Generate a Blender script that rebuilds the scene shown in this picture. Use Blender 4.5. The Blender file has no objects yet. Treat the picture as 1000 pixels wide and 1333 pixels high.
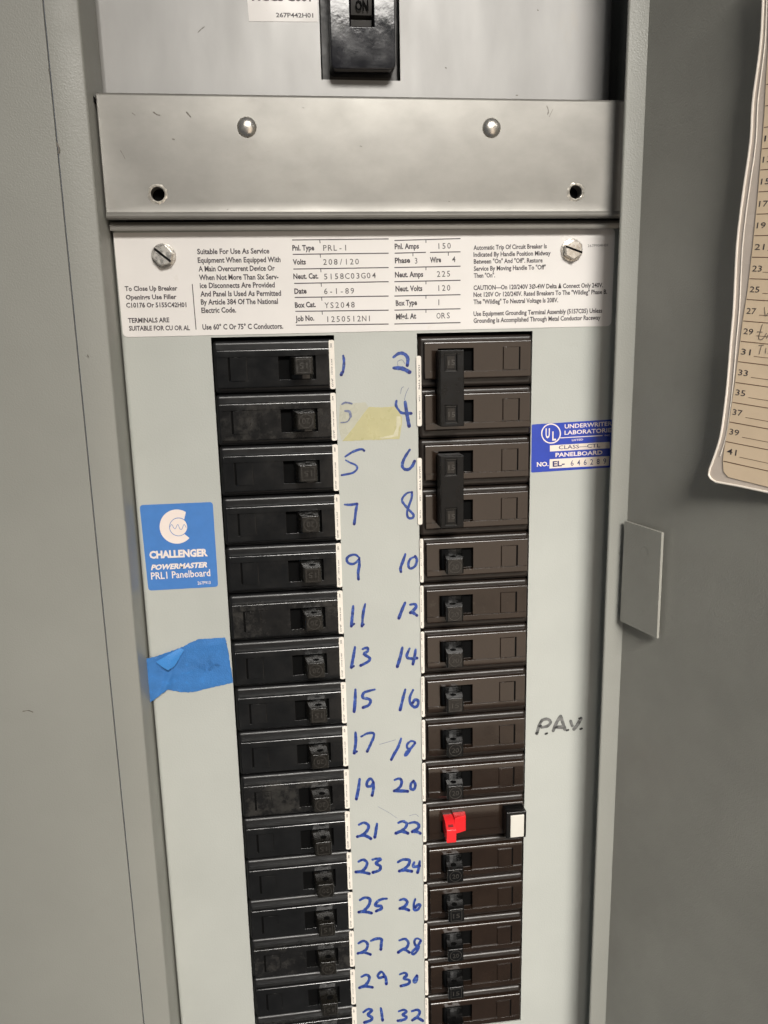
import bpy, bmesh, math, random
from mathutils import Vector, Matrix
random.seed(7)
S = 0.001                                   # all lengths below are millimetres
scene = bpy.context.scene
col = scene.collection

# ------------------------------------------------------------------ camera
CX, CY, CZ, PA, YA, RA, F = -46.564380, -399.087241, -1.830859, 1.360570, -0.121468, -0.021391, 1044.417453
W0, H0 = 1000.0, 1333.0
ROT = Matrix.Rotation(YA, 3, 'Z') @ Matrix.Rotation(PA, 3, 'X') @ Matrix.Rotation(RA, 3, 'Z')
camd = bpy.data.cameras.new('camera'); cam = bpy.data.objects.new('camera', camd); col.objects.link(cam)
cam.matrix_world = Matrix.Translation(Vector((CX, CY, CZ)) * S) @ ROT.to_4x4()
camd.sensor_fit = 'VERTICAL'; camd.sensor_height = 36; camd.sensor_width = 27
camd.lens = F * 36 / H0
camd.clip_start = 0.01; camd.clip_end = 20
scene.camera = cam

# ------------------------------------------------------------------ light
scene.view_settings.view_transform = 'Standard'; scene.view_settings.look = 'None'
scene.view_settings.exposure = 0.0; scene.view_settings.gamma = 1.0
w = bpy.data.worlds.new('World'); scene.world = w; w.use_nodes = True
bg = w.node_tree.nodes['Background']; bg.inputs[0].default_value = (0.92, 0.95, 1.0, 1); bg.inputs[1].default_value = 0.10
def area(name, loc, target, sx, sy, power, color):
    ld = bpy.data.lights.new(name, 'AREA'); ld.shape = 'RECTANGLE'; ld.size = sx; ld.size_y = sy
    ld.energy = power; ld.color = color
    o = bpy.data.objects.new(name, ld); col.objects.link(o)
    o.location = loc; d = Vector(target) - Vector(loc); o.rotation_euler = d.to_track_quat('-Z', 'Y').to_euler()
    return o
cl_ = area('ceiling_light', (0.42, -1.85, 1.01), (0.34, 0, -0.34), 1.05, 0.38, 5.8, (1.0, 0.96, 0.90))
cl_.data.spread = math.radians(39)
area('room_fill_light', (0.72, -2.0, -0.45), (0, 0, -0.1), 1.15, 1.7, 8.0, (1.0, 0.82, 0.64))  # added unseen lamp: stands in for the warm lit room, fills the front

# ------------------------------------------------------------------ helpers
def ray(u, v):
    return (ROT @ Vector(((u - W0/2)/F, -(v - H0/2)/F, -1.0)))
CAM = Vector((CX, CY, CZ))
class Plane:
    def __init__(s, o, n): s.o = Vector(o); s.n = Vector(n).normalized()
    def at(s, u, v, off=0.0):
        d = ray(u, v); q = s.o + s.n*off
        return CAM + d * ((q - CAM).dot(s.n) / d.dot(s.n))
def front(y): return Plane((0, y, 0), (0, -1, 0))
PANEL = front(0.0)

def node(nt, t, **kw):
    n = nt.nodes.new(t)
    for k, v in kw.items():
        if hasattr(n, k): setattr(n, k, v)
        else: n.inputs[k].default_value = v
    return n
def mat(name, base, rough=0.5, metal=0.0, spec=0.5, var=0.08, scale=60, rvar=0.08, bump=0.0, bscale=900, spots=None, alpha=1.0, coat=0.0, stretch=None):
    m = bpy.data.materials.new(name); m.use_nodes = True; nt = m.node_tree
    b = nt.nodes['Principled BSDF']; L = nt.links.new
    b.inputs['Metallic'].default_value = metal; b.inputs['Specular IOR Level'].default_value = spec
    b.inputs['Coat Weight'].default_value = coat; b.inputs['Coat Roughness'].default_value = 0.15
    b.inputs['Alpha'].default_value = alpha
    tc = node(nt, 'ShaderNodeTexCoord'); 
    oi = node(nt, 'ShaderNodeObjectInfo'); ad = node(nt, 'ShaderNodeVectorMath'); ad.operation = 'MULTIPLY_ADD'
    L(oi.outputs['Location'], ad.inputs[0]); ad.inputs[1].default_value = (7.3, 5.1, 9.7); L(tc.outputs['Object'], ad.inputs[2]); src = ad.outputs[0]
    if stretch:
        mp = node(nt, 'ShaderNodeMapping'); mp.inputs['Scale'].default_value = stretch; L(src, mp.inputs[0]); src = mp.outputs[0]
    n1 = node(nt, 'ShaderNodeTexNoise'); n1.inputs['Scale'].default_value = scale; n1.inputs['Detail'].default_value = 6; n1.inputs['Roughness'].default_value = .62
    L(src, n1.inputs['Vector'])
    mx = node(nt, 'ShaderNodeMix', data_type='RGBA')
    mr = node(nt, 'ShaderNodeMapRange'); mr.inputs[1].default_value = .3; mr.inputs[2].default_value = .7
    L(n1.outputs[0], mr.inputs[0]); L(mr.outputs[0], mx.inputs[0])
    mx.inputs[6].default_value = (*[c*(1-var) for c in base], 1); mx.inputs[7].default_value = (*[min(1, c*(1+var)) for c in base], 1)
    out = mx.outputs[2]
    if spots:                               # (colour, scale, threshold)
        n3 = node(nt, 'ShaderNodeTexNoise'); n3.inputs['Scale'].default_value = spots[1]; n3.inputs['Detail'].default_value = 8; n3.inputs['Roughness'].default_value = .7
        L(src, n3.inputs['Vector'])
        r3 = node(nt, 'ShaderNodeMapRange'); r3.inputs[1].default_value = spots[2]; r3.inputs[2].default_value = spots[2] + .12
        r3.inputs[4].default_value = spots[3] if len(spots) > 3 else .6
        L(n3.outputs[0], r3.inputs[0])
        m3 = node(nt, 'ShaderNodeMix', data_type='RGBA'); L(r3.outputs[0], m3.inputs[0]); L(out, m3.inputs[6])
        m3.inputs[7].default_value = (*spots[0], 1); out = m3.outputs[2]
    L(out, b.inputs['Base Color'])
    n2 = node(nt, 'ShaderNodeTexNoise'); n2.inputs['Scale'].default_value = scale*1.7; n2.inputs['Detail'].default_value = 5
    L(src, n2.inputs['Vector'])
    r2 = node(nt, 'ShaderNodeMapRange'); r2.inputs[1].default_value = .3; r2.inputs[2].default_value = .7
    r2.inputs[3].default_value = max(.02, rough-rvar); r2.inputs[4].default_value = min(1, rough+rvar)
    L(n2.outputs[0], r2.inputs[0]); L(r2.outputs[0], b.inputs['Roughness'])
    if bump:
        n4 = node(nt, 'ShaderNodeTexNoise'); n4.inputs['Scale'].default_value = bscale; n4.inputs['Detail'].default_value = 3
        L(tc.outputs['Object'], n4.inputs['Vector'])
        bp = node(nt, 'ShaderNodeBump'); bp.inputs['Strength'].default_value = bump; bp.inputs['Distance'].default_value = 0.0003
        L(n4.outputs[0], bp.inputs['Height']); L(bp.outputs[0], b.inputs['Normal'])
    return m

M = {}
M['trim'] = mat('trim_paint', (.285, .285, .256), .42, var=.05, scale=11, rvar=.1, spots=((.20, .19, .16), 42, .66, .25), bump=.35, bscale=1400)
M['dead'] = mat('dead_front_paint', (.45, .462, .428), .38, var=.045, scale=16, rvar=.1, bump=.3, bscale=1200, spots=((.34, .33, .28), 55, .64, .22))
M['door'] = mat('door_paint', (.30, .295, .262), .44, rvar=.14, var=.09, spots=((.38, .37, .34), 48, .68, .25), scale=18, bump=.4, bscale=1400)
M['steel'] = mat('silver_steel', (.235, .226, .205), .42, metal=.3, var=.13, scale=40, rvar=.025, stretch=(.8, 1, 1.2), bump=.06, bscale=2200, spots=((.18, .165, .14), 34, .60, .30))
M['steel2'] = mat('silver_plate', (.33, .325, .315), .42, metal=.2, var=.09, scale=22, rvar=.04, stretch=(1.6, 1, .5), bump=.06, bscale=2000, spots=((.36, .33, .28), 30, .64, .4))
M['zinc'] = mat('zinc', (.62, .59, .54), .28, metal=.9, var=.08, scale=300, rvar=.08, bump=.08, bscale=900)
M['burr'] = mat('bare_steel_edge', (.70, .66, .58), .35, metal=.6, var=.2, scale=500, rvar=.1, bump=.2, bscale=1500)
M['dark'] = mat('enclosure_interior', (.035, .033, .03), .6)
M['hole'] = mat('hole_shade_black', (.003, .003, .003), .8, spec=.08)  # flat black that paints in the shade of holes and slots
M['blk'] = mat('black_plastic', (.0085, .0085, .0088), .13, spec=.7, var=.25, scale=90, rvar=.03, bump=.05, bscale=1500, spots=((.03, .03, .03), 420, .66, .25))
M['brn'] = mat('black_plastic_brown_reflection', (.020, .0122, .0082), .115, spec=.6, var=.12, scale=90, rvar=.02, bump=.05, bscale=1500, spots=((.05, .042, .035), 380, .70, .25))  # brown reflection of the room put into the black plastic's base colour
M['blk2'] = mat('black_housing', (.0075, .0075, .0080), .36, var=.25, scale=90, rvar=.06, bump=.05, bscale=1500)
M['brn2'] = mat('black_housing_brown_reflection', (.015, .0105, .008), .36, var=.15, scale=90, rvar=.06, bump=.05, bscale=1500)  # same brown reflection coloured into the housing
M['blkd'] = mat('dusty_black_plastic', (.0095, .0092, .009), .22, spec=.5, var=.3, scale=120, rvar=.08, bump=.1, bscale=1500, spots=((.050, .047, .042), 95, .50, .55))
M['blks'] = mat('worn_black_plastic', (.0085, .0085, .0085), .18, spec=.6, var=.3, scale=70, rvar=.08, bump=.06, bscale=900, spots=((.020, .0195, .0185), 150, .62, .35))
M['brns'] = mat('worn_plastic_brown_reflection', (.020, .0126, .0087), .17, spec=.42, var=.2, scale=70, rvar=.06, bump=.06, bscale=900, spots=((.06, .05, .04), 170, .62, .5))  # worn plastic, with the brown reflection also in its base colour
M['emb'] = mat('worn_raised_mark', (.034, .031, .027), .35, var=.4, scale=500)
M['hnd'] = mat('handle_plastic', (.0045, .0045, .0045), .24, var=.3, scale=300, rvar=.02, bump=.04, bscale=2500, spots=((.010, .009, .008), 700, .64, .2))
M['hndb'] = mat('worn_handle_plastic', (.010, .0088, .0070), .28, var=.3, scale=300, rvar=.06, bump=.08, bscale=2500, spots=((.016, .014, .012), 700, .60, .2))
M['tie'] = mat('tie_bar_plastic', (.0045, .0045, .0045), .34, spec=.25, var=.3, scale=200, bump=.3, bscale=2200)
M['red'] = mat('red_plastic', (.72, .02, .025), .32, var=.06, bump=.1)
M['redd'] = mat('red_recess_shade', (.16, .005, .006), .5)  # darker copy of the red, paints the shade of the handle notch
M['wht'] = mat('white_plastic', (.62, .60, .54), .45, var=.05, spots=((.40, .36, .28), 300, .62, .4))
M['strip'] = mat('paper_strip', (.78, .73, .65), .5, var=.05, scale=500, spots=((.45, .30, .22), 900, .68, .5))
M['lab'] = mat('label_white', (.74, .71, .68), .38, var=.03, scale=30, spots=((.50, .44, .34), 60, .66, .4))
M['ink'] = mat('printed_black', (.055, .045, .05), .5, var=.2, scale=900)
M['type'] = mat('typewriter_ink', (.095, .085, .085), .6, var=.35, scale=1500)
M['blue'] = mat('sticker_blue', (.062, .20, .52), .42, var=.04, scale=200)
M['logo'] = mat('sticker_print_cream', (.82, .72, .66), .42, var=.03)
M['ulb'] = mat('sticker_royal_blue', (.022, .055, .40), .4, var=.08, scale=200)
M['ulw'] = mat('sticker_cream', (.80, .70, .60), .45, var=.03)
M['navy'] = mat('navy_ink', (.03, .035, .13), .5)
M['tape'] = mat('painters_tape', (.035, .165, .44), .62, var=.16, scale=120, bump=.7, bscale=1600, spots=((.035, .23, .62), 240, .60, .5))
M['tapel'] = mat('painters_tape_back', (.030, .20, .53), .6, var=.08, scale=120, bump=.6, bscale=1600)
M['mark'] = mat('blue_marker', (.022, .055, .25), .42, var=.6, scale=520, rvar=.1, spots=((.15, .24, .46), 420, .55, .8))
M['markd'] = mat('blue_marker_dark', (.010, .014, .13), .4, var=.4, scale=500)
M['markg'] = mat('faded_marker', (.15, .17, .27), .5, var=.4, scale=600)
M['grey'] = mat('grey_marker', (.135, .135, .13), .5, var=.7, scale=420)
M['blkm'] = mat('black_marker', (.03, .03, .03), .5, var=.4, scale=500)
M['resid'] = mat('tape_adhesive', (.47, .44, .245), .3, var=.06, scale=90, spots=((.60, .57, .40), 150, .64, .6))
M['resid2'] = mat('faint_adhesive', (.46, .455, .37), .3, var=.05, scale=120)
M['residl'] = mat('film_highlight_tone', (.56, .53, .38), .35, var=.1, scale=200)  # paler tone that paints a highlight on the yellow film
M['scuff'] = mat('scuff', (.13, .115, .095), .6, var=.4, scale=900)
M['taped'] = mat('tape_smudge', (.024, .125, .34), .65, var=.4, scale=900)
M['card'] = mat('card_paper', (.80, .63, .44), .55, var=.05, scale=40, coat=.25)
M['cardl'] = mat('card_line', (.16, .085, .05), .6)
M['vinyl'] = mat('vinyl_rim', (.74, .68, .60), .25, var=.04, coat=.5)
M['vin2'] = mat('vinyl_margin', (.66, .57, .49), .25, var=.04, coat=.5)
M['pencil'] = mat('pencil', (.20, .16, .13), .6, var=.3, scale=900)
M['glossy'] = mat('glossy_black_cover', (.012, .012, .015), .085, var=.35, scale=50, rvar=.04, bump=.09, bscale=260, spots=((.045, .045, .052), 160, .60, .4))
M['spat'] = mat('dusty_handle', (.024, .022, .020), .40, spec=.35, var=.4, scale=220)
for nm in ('mark', 'grey', 'markg'):
    pass

def mk(name, bm, m, parent=None, smooth=False):
    me = bpy.data.meshes.new(name)
    bmesh.ops.recalc_face_normals(bm, faces=bm.faces)
    for v in bm.verts: v.co *= S
    bm.to_mesh(me); bm.free()
    if m is not None: me.materials.append(M[m])
    if smooth: me.polygons.foreach_set('use_smooth', [True]*len(me.polygons))
    o = bpy.data.objects.new(name, me); col.objects.link(o)
    if parent: o.parent = parent
    return o
def bevel(o, wd, seg=2, ang=40):
    b = o.modifiers.new('bevel', 'BEVEL'); b.width = wd*S; b.segments = seg; b.limit_method = 'ANGLE'; b.angle_limit = math.radians(ang)
    o.data.polygons.foreach_set('use_smooth', [True]*len(o.data.polygons)); b.harden_normals = True
    return o
def smooth(o, ang=35):
    o.data.polygons.foreach_set('use_smooth', [True]*len(o.data.polygons))
    o.data.update()
    try: o.data.set_sharp_from_angle(angle=math.radians(ang))
    except Exception: pass
    return o
def empty(name, loc=(0, 0, 0)):
    o = bpy.data.objects.new(name, None); o.empty_display_size = .01; col.objects.link(o); o.location = Vector(loc)*S
    return o
def tag(o, label=None, cat=None, group=None, kind=None):
    if label: o['label'] = label
    if cat: o['category'] = cat
    if group: o['group'] = group
    if kind: o['kind'] = kind
    return o
def box(bm, x0, x1, y0, y1, z0, z1):
    r = bmesh.ops.create_cube(bm, size=1.0)
    for v in r['verts']:
        v.co = Vector(((x0+x1)/2 + v.co.x*(x1-x0), (y0+y1)/2 + v.co.y*(y1-y0), (z0+z1)/2 + v.co.z*(z1-z0)))
    return r['verts']
def prism(bm, pts, d):                      # closed 3-D outline swept by vector d
    a = [bm.verts.new(p) for p in pts]; b = [bm.verts.new(Vector(p)+Vector(d)) for p in pts]
    n = len(pts)
    bm.faces.new(a); bm.faces.new(b[::-1])
    for i in range(n): bm.faces.new((a[i], b[i], b[(i+1) % n], a[(i+1) % n]))
def sweep_x(bm, prof, x0, x1):              # profile of (y, z)
    prism(bm, [(x0, y, z) for y, z in prof], (x1-x0, 0, 0))
def cyl(bm, c, r, y0, y1, n=24, axis='y', r2=None):
    r2 = r if r2 is None else r2
    A, B = [], []
    for i in range(n):
        t = 2*math.pi*i/n; a, b = math.cos(t), math.sin(t)
        if axis == 'y': A.append((c[0]+a*r, y0, c[1]+b*r)); B.append((c[0]+a*r2, y1, c[1]+b*r2))
        else: A.append((c[0]+a*r, c[1]+b*r, y0)); B.append((c[0]+a*r2, c[1]+b*r2, y1))
    A = [bm.verts.new(p) for p in A]; B = [bm.verts.new(p) for p in B]
    bm.faces.new(A); bm.faces.new(B[::-1])
    for i in range(n): bm.faces.new((A[i], B[i], B[(i+1) % n], A[(i+1) % n]))
def crest(bm, z_list, r=1.05):                # round over the long top and bottom edges of a face plate
    es = [e for e in bm.edges if all(abs(v.co.y - e.verts[0].co.y) < 1e-4 and v.co.y < -3 for v in e.verts) and any(all(abs(v.co.z-z) < 1e-4 for v in e.verts) for z in z_list)]
    bmesh.ops.bevel(bm, geom=es, offset=r, segments=5, affect='EDGES', profile=.5, clamp_overlap=True)
def hplate(bm, xs, zs, H, back):            # grid of cells, each at its own depth y; None = hole to back
    nx, nz = len(xs)-1, len(zs)-1; V = {}
    def v(x, y, z):
        k = (round(x, 4), round(y, 4), round(z, 4))
        if k not in V: V[k] = bm.verts.new((x, y, z))
        return V[k]
    def h(i, j):
        if 0 <= i < nx and 0 <= j < nz: return back if H[j][i] is None else H[j][i]
        return back
    def quad(*p):
        try: bm.faces.new([v(*q) for q in p])
        except ValueError: pass
    for i in range(nx):
        for j in range(nz):
            x0, x1, z0, z1 = xs[i], xs[i+1], zs[j], zs[j+1]; y = h(i, j)
            if H[j][i] is not None: quad((x0, y, z0), (x1, y, z0), (x1, y, z1), (x0, y, z1))
    for i in range(nx+1):
        for j in range(nz):
            a, b = h(i-1, j), h(i, j)
            if abs(a-b) > 1e-6: quad((xs[i], a, zs[j]), (xs[i], b, zs[j]), (xs[i], b, zs[j+1]), (xs[i], a, zs[j+1]))
    for j in range(nz+1):
        for i in range(nx):
            a, b = h(i, j-1), h(i, j)
            if abs(a-b) > 1e-6: quad((xs[i], a, zs[j]), (xs[i+1], a, zs[j]), (xs[i+1], b, zs[j]), (xs[i], b, zs[j]))
    bmesh.ops.dissolve_limit(bm, angle_limit=.01, verts=bm.verts, edges=bm.edges)
def rpoly(pts, r, n=5):                     # round the corners of a 2-D polygon
    out = []
    N = len(pts)
    for i in range(N):
        p = Vector(pts[i]); a = Vector(pts[i-1]); b = Vector(pts[(i+1) % N])
        rr = r[i] if isinstance(r, (list, tuple)) else r
        if rr <= 0: out.append(tuple(p)); continue
        ra = min(rr, (a-p).length*.49); rb = min(rr, (b-p).length*.49)
        A = p + (a-p).normalized()*ra; B = p + (b-p).normalized()*rb
        for k in range(n+1):
            t = k/n; q = A*(1-t)**2 + p*2*t*(1-t) + B*t*t; out.append(tuple(q))
    return out
def sheet(bm, px, pl, off, th=0.08):        # flat piece seen at these photo points, lying on plane pl
    prism(bm, [pl.at(u, v, off) for u, v in px], -pl.n*th)
def jag(pts, amp, step=2.0):
    out = []
    for i in range(len(pts)):
        a = Vector(pts[i]); b = Vector(pts[(i+1) % len(pts)]); n = max(1, int((b-a).length/step))
        for k in range(n):
            p = a.lerp(b, k/n)
            if k: p += Vector((random.uniform(-amp, amp), random.uniform(-amp, amp)))
            out.append(tuple(p))
    return out
def crom(pts, sub=5):
    P = [Vector(p) for p in pts]
    if len(P) < 3: return P if len(P) < 2 else [P[0].lerp(P[1], k/4) for k in range(5)]
    out = []
    for i in range(len(P)-1):
        p0 = P[max(0, i-1)]; p1 = P[i]; p2 = P[i+1]; p3 = P[min(len(P)-1, i+2)]
        for k in range(sub):
            t = k/sub
            out.append(.5*((2*p1) + (p2-p0)*t + (2*p0-5*p1+4*p2-p3)*t*t + (3*p1-p0-3*p2+p3)*t**3))
    out.append(P[-1]); return out
def stroke(bm, pts, wd, pl, off, wob=.12, rise=.03, taper=True):
    q = crom(pts); n = len(q); Lf, Rt = [], []
    for i, p in enumerate(q):
        t = (q[min(n-1, i+1)] - q[max(0, i-1)]); t = t.normalized() if t.length > 1e-6 else Vector((1, 0))
        nn = Vector((-t.y, t.x)); ww = wd/2*(1 + random.uniform(-wob, wob))
        if taper: ww *= (.72 + .28*min(1, i/(n*.3)))
        o = off + rise*i/n
        Lf.append(bm.verts.new(pl.at(*(p+nn*ww), o))); Rt.append(bm.verts.new(pl.at(*(p-nn*ww), o)))
    for i in range(n-1): bm.faces.new((Lf[i], Lf[i+1], Rt[i+1], Rt[i]))
    for end in (0, n-1):                    # round ends
        p = q[end]; t = (q[1]-q[0]) if end == 0 else (q[-1]-q[-2]); t = t.normalized() if t.length > 1e-6 else Vector((1, 0))
        if end == 0: t = -t
        nn = Vector((-t.y, t.x)); ww = wd/2*(.72 if (end == 0 and taper) else 1); o = off + (rise if end else 0)
        ring = [pl.at(*(p + nn*ww*math.cos(a) + t*ww*math.sin(a)), o) for a in [math.pi*k/6 for k in range(7)]]
        bm.faces.new([bm.verts.new(c) for c in ring])
def lineseg(bm, a, b, wd, pl, off):
    a, b = Vector(a), Vector(b); t = (b-a).normalized(); n = Vector((-t.y, t.x))*wd/2
    bm.faces.new([bm.verts.new(pl.at(*q, off)) for q in (a+n, b+n, b-n, a-n)])

FCACHE = {}
def glyphs(s, bold=0.0, res=2, mono=False):
    key = (s, bold, mono)
    if key in FCACHE: return FCACHE[key]
    if mono:
        vs, fs = [], []; 
        for i, ch in enumerate(s):
            if ch == ' ': continue
            v, f, wdt = glyphs(ch, bold)
            c = sum(p[0] for p in v)/len(v) if v else 0
            xs = [p[0] for p in v]; mid = (min(xs)+max(xs))/2; sc = .56/max(.56, max(xs)-min(xs))
            b0 = len(vs); vs += [((p[0]-mid)*sc + i*.66 + .33, p[1]) for p in v]; fs += [[k+b0 for k in q] for q in f]
        FCACHE[key] = (vs, fs, len(s)*.66); return FCACHE[key]
    cu = bpy.data.curves.new('text', 'FONT'); cu.body = s; cu.size = 1; cu.resolution_u = res; cu.offset = bold
    ob = bpy.data.objects.new('text', cu); me = ob.to_mesh()
    vs = [(v.co.x, v.co.y) for v in me.vertices]; fs = [list(p.vertices) for p in me.polygons]
    ob.to_mesh_clear(); bpy.data.objects.remove(ob); bpy.data.curves.remove(cu)
    x0 = min(v[0] for v in vs); x1 = max(v[0] for v in vs)
    vs = [(v[0]-x0, v[1]) for v in vs]
    FCACHE[key] = (vs, fs, x1-x0); return FCACHE[key]
CAPH = .729                                  # cap height of the built-in face at size 1
def text(bm, s, a, b, cap, pl, off, bold=0.012, slant=0.0, mono=False):
    vs, fs, wd = glyphs(s, bold, mono=mono)
    a = Vector(a); b = Vector(b); A = pl.at(*a, off); B = pl.at(*b, off); U = (pl.at(a.x, a.y-cap, off) - A)
    X = B - A
    up = U - X*(U.dot(X)/X.dot(X)) if True else U
    vv = [bm.verts.new(A + X*((x)/wd) + up*(y/CAPH) + X.normalized()*slant*up.length*(y/CAPH)) for x, y in vs]
    for f in fs:
        try: bm.faces.new([vv[i] for i in f])
        except ValueError: pass

# measured frame of the board (mm): x = 0 on the centre line, z = 0 at the top of the first breaker
XI, XO = 20.45, 79.1                         # inner and outer edge of the breaker openings
PITCH = 25.4; ROWS = 16
ZT, ZB = 230.0, -540.0

# ------------------------------------------------------------------ enclosure behind
bm = bmesh.new(); box(bm, -126, 128, 70, 72, ZB, ZT)
tag(mk('enclosure_back', bm, 'dark'), kind='structure')
bm = bmesh.new(); box(bm, -128, -126, -20, 72, ZB, ZT); box(bm, 127, 129, -20, 72, ZB, ZT)
tag(mk('enclosure_side', bm, 'trim'), kind='structure')

# ------------------------------------------------------------------ trim
YF, YK = -24.0, -5.0
trim = empty('enclosure_trim', (-121.5, YF, ZB))
tag(trim, 'flat grey-green painted steel trim running down the left side of the panel', 'trim')
def local(o, par): o.parent = par; o.location = -par.location; return o
XL, XR = -121.6, 121.0
bm = bmesh.new(); box(bm, -420, -135.5, YF-.9, YF+.6, ZB, ZT)
local(bevel(mk('outer_panel', bm, 'trim'), .45, 3), trim)
bm = bmesh.new(); prof = [(-135.1, YF), (XL-.9, YF), (XL-.25, YF+.3), (XL, YF+1.0), (XL, 18), (XL-1.2, 18), (XL-1.2, YF+1.4), (-135.1, YF+1.4)]
prism(bm, [(x, y, ZB) for x, y in prof], (0, 0, ZT-ZB))
local(smooth(mk('inner_flange', bm, 'trim'), 50), trim)
bm = bmesh.new(); pg = front(-11.0)
prism(bm, [pg.at(u, v) for u, v in ((111.5, 115.5), (114, 116.5), (118.5, 122), (124.5, 128), (124.5, 133), (119.5, 131.5), (113, 122))], (0, 3, 0))
local(mk('corner_gap_shade', bm, 'hole'), trim)  # solid black wedge, painted as the shade of an open gap
bm = bmesh.new(); TP = front(YF); TO = front(YF-.9)
for st_, wd in (([(74, 186), (77, 193), (76, 199)], 2.2), ([(114, 462), (115, 464)], 1.3), ([(63, 90), (64, 96)], .8)):
    stroke(bm, st_, wd, TO if st_[0][0] < 60 else TP, 1.0, wob=.4, taper=False)
for st_, wd in (([(30, 926), (37, 925), (43, 927)], 1.2),):
    stroke(bm, st_, wd, TO, .05, wob=.4, taper=False)
local(mk('paint_chip', bm, 'scuff'), trim)['kind'] = 'stuff'
trim2 = empty('side_jamb', (XR, YF, ZB))
tag(trim2, 'narrow pale grey painted jamb strip down the right of the breakers, against the open door', 'jamb')
bm = bmesh.new(); XJ = 112.7; prof = [(XR+.3, YF-3.0)] + [(XJ+1.1-1.1*math.sin(t), YF+1.1-1.1*math.cos(t)) for t in [math.pi/2*k/6 for k in range(7)]] + [(XJ+.3, YF+2.0), (XJ+1.3, YF+2.2), (XJ+1.8, YF+1.6), (XR+.3, YF-1.4)]
prism(bm, [(x, y, ZB) for x, y in prof], (0, 0, ZT-ZB))
local(smooth(mk('jamb_wall', bm, 'trim'), 50), trim2)

# ------------------------------------------------------------------ door, standing open on the right
DA = math.radians(19.0)
DU = Vector((math.sin(DA), -math.cos(DA), 0)); DN = Vector((-math.cos(DA), -math.sin(DA), 0))
HG = Vector((XR-.2, YF-2.6, 0))
DOOR = Plane(HG, DN)
door = empty('open_door', (HG.x, HG.y, ZB))
tag(door, 'dark grey-green steel door standing open at the right edge', 'door')
bm = bmesh.new()
prism(bm, [HG + Vector((0, 0, ZB)), HG + DU*330 + Vector((0, 0, ZB)), HG + DU*330 - DN*1.6 + Vector((0, 0, ZB)), HG - DN*1.6 + Vector((0, 0, ZB))], (0, 0, ZT-ZB))
local(mk('door_sheet', bm, 'door'), door)
bm = bmesh.new()
tabp = [(813, 678), (861.5, 693.6), (855, 831.4), (807.2, 808.3)]
prism(bm, [DOOR.at(u, v, 3.6) for u, v in tabp], -DN*1.5)
tab = local(bevel(mk('latch_plate', bm, 'door'), .1, 2), door)
bm = bmesh.new()
for c in ((839, 718), (832.5, 795)):
    P = DOOR.at(*c, 3.62)
    for r0, r1 in ((2.1, 2.45),):
        n = 20; A = []; B = []
        for i in range(n):
            t = 2*math.pi*i/n; d = DU*math.cos(t) + Vector((0, 0, 1))*math.sin(t)
            A.append(bm.verts.new(P + d*r0)); B.append(bm.verts.new(P + d*r1 + DN*.05))
        for i in range(n): bm.faces.new((A[i], A[(i+1) % n], B[(i+1) % n], B[i]))
o = mk('weld_mark', bm, 'door'); o.parent = tab
bm = bmesh.new()
for u, v in ((832, 720), (828, 790)):
    P = DOOR.at(u, v, 0); prism(bm, [P+DU*a+Vector((0, 0, b)) for a, b in ((-2, -3), (3, -3), (3, 3), (-2, 3))], DN*2.56)
local(mk('plate_spacer', bm, 'door'), door)

# ------------------------------------------------------------------ directory card in its vinyl sleeve
CA = math.radians(27.5); CU = Vector((math.sin(CA), -math.cos(CA), 0)); CN = Vector((-math.cos(CA), -math.sin(CA), 0))
corner = DOOR.at(925, 612, 7.0)
CARD = Plane(corner, CN)
card = empty('directory_card', corner)
tag(card, 'tan circuit directory card in a clear vinyl sleeve on the open door', 'card')
left = [(994, -60), (993.2, 0), (990.8, 50), (986, 90), (980, 135), (977, 185), (967, 255), (959.5, 320), (955.5, 400), (951.5, 445), (947, 500), (943, 535), (938, 568), (930, 594), (924, 610)]
outer = crom(left, 3) + [Vector(p) for p in ((922.5, 618), (925.5, 623.5), (932, 627.5), (965, 633.5), (1000, 641), (1060, 656))]
bm = bmesh.new()
base = [tuple(p) for p in outer] + [(1060, -60)]
prism(bm, [CARD.at(u, v, 0) for u, v in base], -CN*.8)
local(mk('sleeve', bm, 'vin2'), card)
# raised welded rim
def tube(bm, pts3, r, n=8, up=None):
    rings = []
    for i, p in enumerate(pts3):
        t = (pts3[min(len(pts3)-1, i+1)] - pts3[max(0, i-1)]).normalized(); a = CN; b = t.cross(a).normalized()
        rings.append([bm.verts.new(p + a*math.cos(2*math.pi*k/n)*r + b*math.sin(2*math.pi*k/n)*r) for k in range(n)])
    for i in range(len(rings)-1):
        for k in range(n): bm.faces.new((rings[i][k], rings[i][(k+1) % n], rings[i+1][(k+1) % n], rings[i+1][k]))
bm = bmesh.new(); tube(bm, [CARD.at(u, v, .1) for u, v in outer], .5)
local(smooth(mk('sleeve_rim', bm, 'vinyl')), card)
bm = bmesh.new(); inner = [Vector((p.x+7.2-max(0, (200-p.y))*.012, p.y-(5.5 if p.y > 620 else 0))) for p in outer]
tube(bm, [CARD.at(u, v, .05) for u, v in inner if v < 600], .24)
local(smooth(mk('sleeve_bead', bm, 'vinyl')), card)
paper = [(1060, -60), (1002, -60), (1000, 60), (997.5, 100), (995, 150), (991, 200), (986, 260), (980, 320), (973, 380), (966.5, 420), (963, 450), (959, 480), (954.5, 515), (949, 550), (943.5, 580), (941, 600), (942, 614), (948, 621), (1000, 634), (1060, 649)]
bm = bmesh.new(); prism(bm, [CARD.at(u, v, .3) for u, v in paper], -CN*.25)
pap = local(mk('paper', bm, 'card'), card)
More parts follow.
